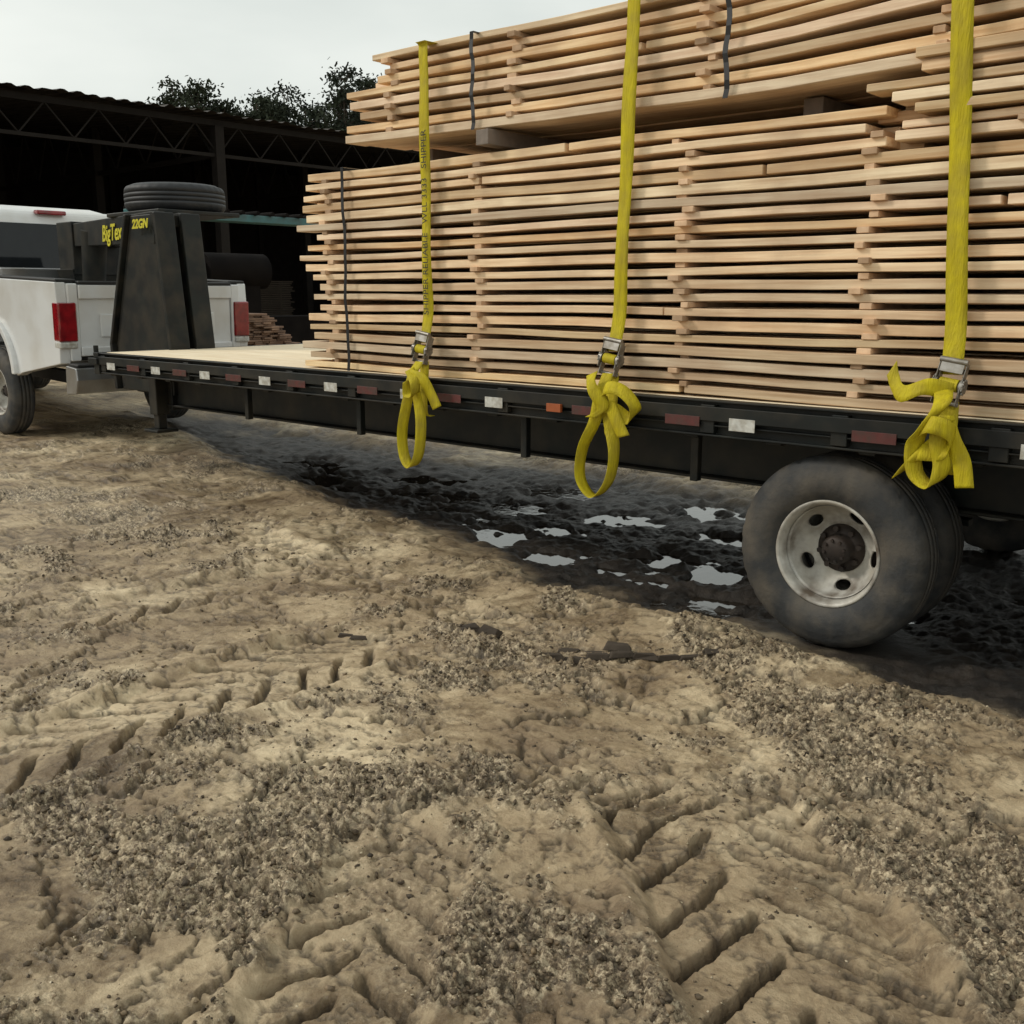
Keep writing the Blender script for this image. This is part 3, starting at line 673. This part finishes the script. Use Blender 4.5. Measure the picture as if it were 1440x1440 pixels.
for (cx,cy,n) in((-27,14,20),(-30,19,26),(-26,6,16),(-33,10,22),(-27,25,24)):
    p=MB()
    for l in range(n):
        p.bb(cx-1.2,cx+1.2,cy-2.2+random.uniform(-.1,.1),cy+2.2+random.uniform(-.1,.1),.34+l*.06,.34+l*.06+.04)
    for yy in(-1.8,0,1.8): p.bb(cx-1.1,cx+1.1,cy+yy-.04,cy+yy+.04,.34,.34+n*.06-.02)
    p.build('timber_pile',[M_bark])
# a low pile of long planks by the machine
p=MB()
for l in range(26):
    for k in range(max(3,9-l//4)):
        p.box((-16.2+random.uniform(-.08,.08),10.0+k*.155+random.uniform(-.012,.012),.22+l*.036),(2.8,.15,.031),0)
p.build('timber_pile',[mat('plank_pile_wood',(.30,.185,.12),.8,base2=(.18,.11,.075),tint=.35,scale=3)],None,bevel=.003,seg=1)
cv=MB()
cv.bb(-15.9,-15.5,8.5,13.2,2.66,2.78)
for yy in(8.7,12.9):
    cv.bb(-15.86,-15.74,yy-.05,yy+.05,.1,2.66,1); cv.box((-15.8,yy+.3,2.45),(.05,.6,.05),1,Matrix.Rotation(.6,3,'X'))
cv.bb(-18.3,-17.9,8.8,9.8,.9,2.2,1); cv.bb(-18.5,-17.9,10.5,12.4,1.0,2.05,1); cv.tube((-18.1,11.2,1.9),(-18.1,12.6,1.9),.35,mat=1,seg=20)
cv.bb(-19.0,-18.0,8.4,14.4,.2,1.0,1)
for yy in np.arange(8.6,13.0,.3): cv.tube((-16.0,yy,2.81),(-15.4,yy,2.81),.04,mat=1,seg=8)
cv.build('conveyor',[M_teal,M_mach],None,bevel=.01)

# ------------------------------------------------------------------ trees
tr=MB()
def pine(cx,cy,h,dens=1.0,nk=60):
    tr.tube((cx,cy,-.2),(cx+random.uniform(-.4,.4),cy,h*.97),.22,.04,mat=0,seg=7)
    nb=int(42*dens)
    for i in range(nb):
        t=random.uniform(.38,1.0); z=h*t; rad=(1.08-t)*h*.24+.45; a=random.random()*6.28; r=rad*random.uniform(.3,1.05)
        e=Vector((cx+r*math.cos(a),cy+r*math.sin(a),z+random.uniform(-.3,.5)))
        tr.tube((cx,cy,z-.3),e,.05,.02,mat=0,seg=4)
        cs=random.uniform(.45,.95); tb=random.random()
        for k in range(nk):
            d=Vector((random.gauss(0,1),random.gauss(0,1),random.gauss(0,.55)))*cs*.55
            p=e+d; u=Vector((random.gauss(0,1),random.gauss(0,1),random.gauss(0,1))).normalized(); v=u.orthogonal().normalized()
            sz=random.uniform(.06,.17)
            tr.add([p-u*sz-v*sz*.4,p+u*sz-v*sz*.3,p+u*sz*.8+v*sz*.4,p-u*sz*.7+v*sz*.4],[(0,1,2,3)],1,tb*.7+random.random()*.3)
for i in range(40):
    y=36+i*.95+random.uniform(-.5,.5); hh=13.1+.16*min(14,max(0,y-38))+1.0*math.sin(i*1.7)+random.uniform(-.6,.6)
    pine(-60+random.uniform(-3,3),y,hh)
for i in range(24): pine(-67+random.uniform(-2,2),40+i*1.4,14.2+.14*min(14,i*1.2)+random.uniform(-.5,.5),.9,45)
for i in range(26):
    a=i/26; pine(-62+a*75+random.uniform(-2,2),84+random.uniform(-4,4),12+random.uniform(-2,2),.5,34)
for i in range(12): pine(-66,-30+i*4.4,9.0+random.uniform(-1,.4),.5,30)
tr.build('pine_trees',[M_bark,M_needle])

bd=MB()
def slab(x,y,L_,w,h,a):
    n=max(2,int(L_/.09))
    for i in range(n):
        t=(i/n-.5)*L_; px,py=x+t*math.cos(a),y+t*math.sin(a); z=float(ground_h(np.array([px]),np.array([py]))[0][0])
        q=lambda s:random.uniform(.5,1.2)*s
        R=Matrix.Rotation(a+random.uniform(-.4,.4),3,'Z')@Matrix.Rotation(random.uniform(-.3,.3),3,'X')
        bx,by,bz=L_/n*.6,w*.5,h*.35
        bot=[R@Vector(v)+Vector((px,py,z)) for v in((-bx,-q(by),-.01),(bx,-q(by),-.01),(bx*.9,q(by),-.01),(-bx,q(by),-.01))]
        top=[R@Vector(v)+Vector((px,py,z)) for v in((-bx*.7,-q(by)*.6,q(bz)),(bx*.8,-q(by)*.5,q(bz)),(bx*.6,q(by)*.6,q(bz)),(-bx*.8,q(by)*.5,q(bz)))]
        bd.hexa(bot,top,0)
slab(-2.92,3.12,.18,.12,.07,.7); slab(-2.2,3.26,.75,.055,.05,.72); slab(-2.35,3.2,.3,.06,.05,.5); slab(-3.3,2.7,.14,.03,.03,.2)
bd.build('bark_debris',[M_bark],None,bevel=.004)

# ------------------------------------------------------------------ light, world, camera
sd=Vector((-.62,-.50,.58)).normalized()
sun=D.lights.new('sun','SUN'); sun.energy=1.5; sun.angle=math.radians(10); sun.color=(1,.94,.84)
so=link(D.objects.new('sun',sun)); so.rotation_euler=sd.to_track_quat('Z','Y').to_euler()
w=D.worlds.new('World'); scene.world=w; w.use_nodes=True; nt=w.node_tree; N=nt.nodes; L=nt.links
bg=N['Background']; sky=N.new('ShaderNodeTexSky'); sky.sky_type='NISHITA'; sky.sun_disc=False
sky.sun_elevation=math.asin(sd.z); sky.sun_rotation=math.atan2(sd.x,sd.y); sky.dust_density=4
tc=N.new('ShaderNodeTexCoord'); mp=N.new('ShaderNodeMapping'); mp.inputs['Scale'].default_value=(1,1,3); L.new(tc.outputs['Generated'],mp.inputs[0])
no=N.new('ShaderNodeTexNoise'); no.inputs['Scale'].default_value=2.2; no.inputs['Detail'].default_value=5; L.new(mp.outputs[0],no.inputs['Vector'])
cr=N.new('ShaderNodeValToRGB'); cr.color_ramp.elements[0].position=.3; cr.color_ramp.elements[1].position=.7
cr.color_ramp.elements[0].color=(7.2,7.7,7.3,1); cr.color_ramp.elements[1].color=(9.6,9.9,9.3,1); L.new(no.outputs['Fac'],cr.inputs[0])
mx=N.new('ShaderNodeMix'); mx.data_type='RGBA'; mx.inputs[0].default_value=.93; L.new(sky.outputs[0],mx.inputs[6]); L.new(cr.outputs[0],mx.inputs[7])
L.new(mx.outputs[2],bg.inputs['Color']); bg.inputs['Strength'].default_value=.1
cam=D.cameras.new('camera'); cam.lens=36; cam.sensor_width=36; cam.clip_end=3000; cam.clip_start=.05
co=link(D.objects.new('camera',cam)); co.location=(0,0,1.45)
co.rotation_euler=(math.radians(78),0,math.radians(41.8)); scene.camera=co
scene.view_settings.view_transform='Standard'; scene.view_settings.look='None'; scene.view_settings.exposure=0
print('verts',nx*ny,'lvl',lvl)
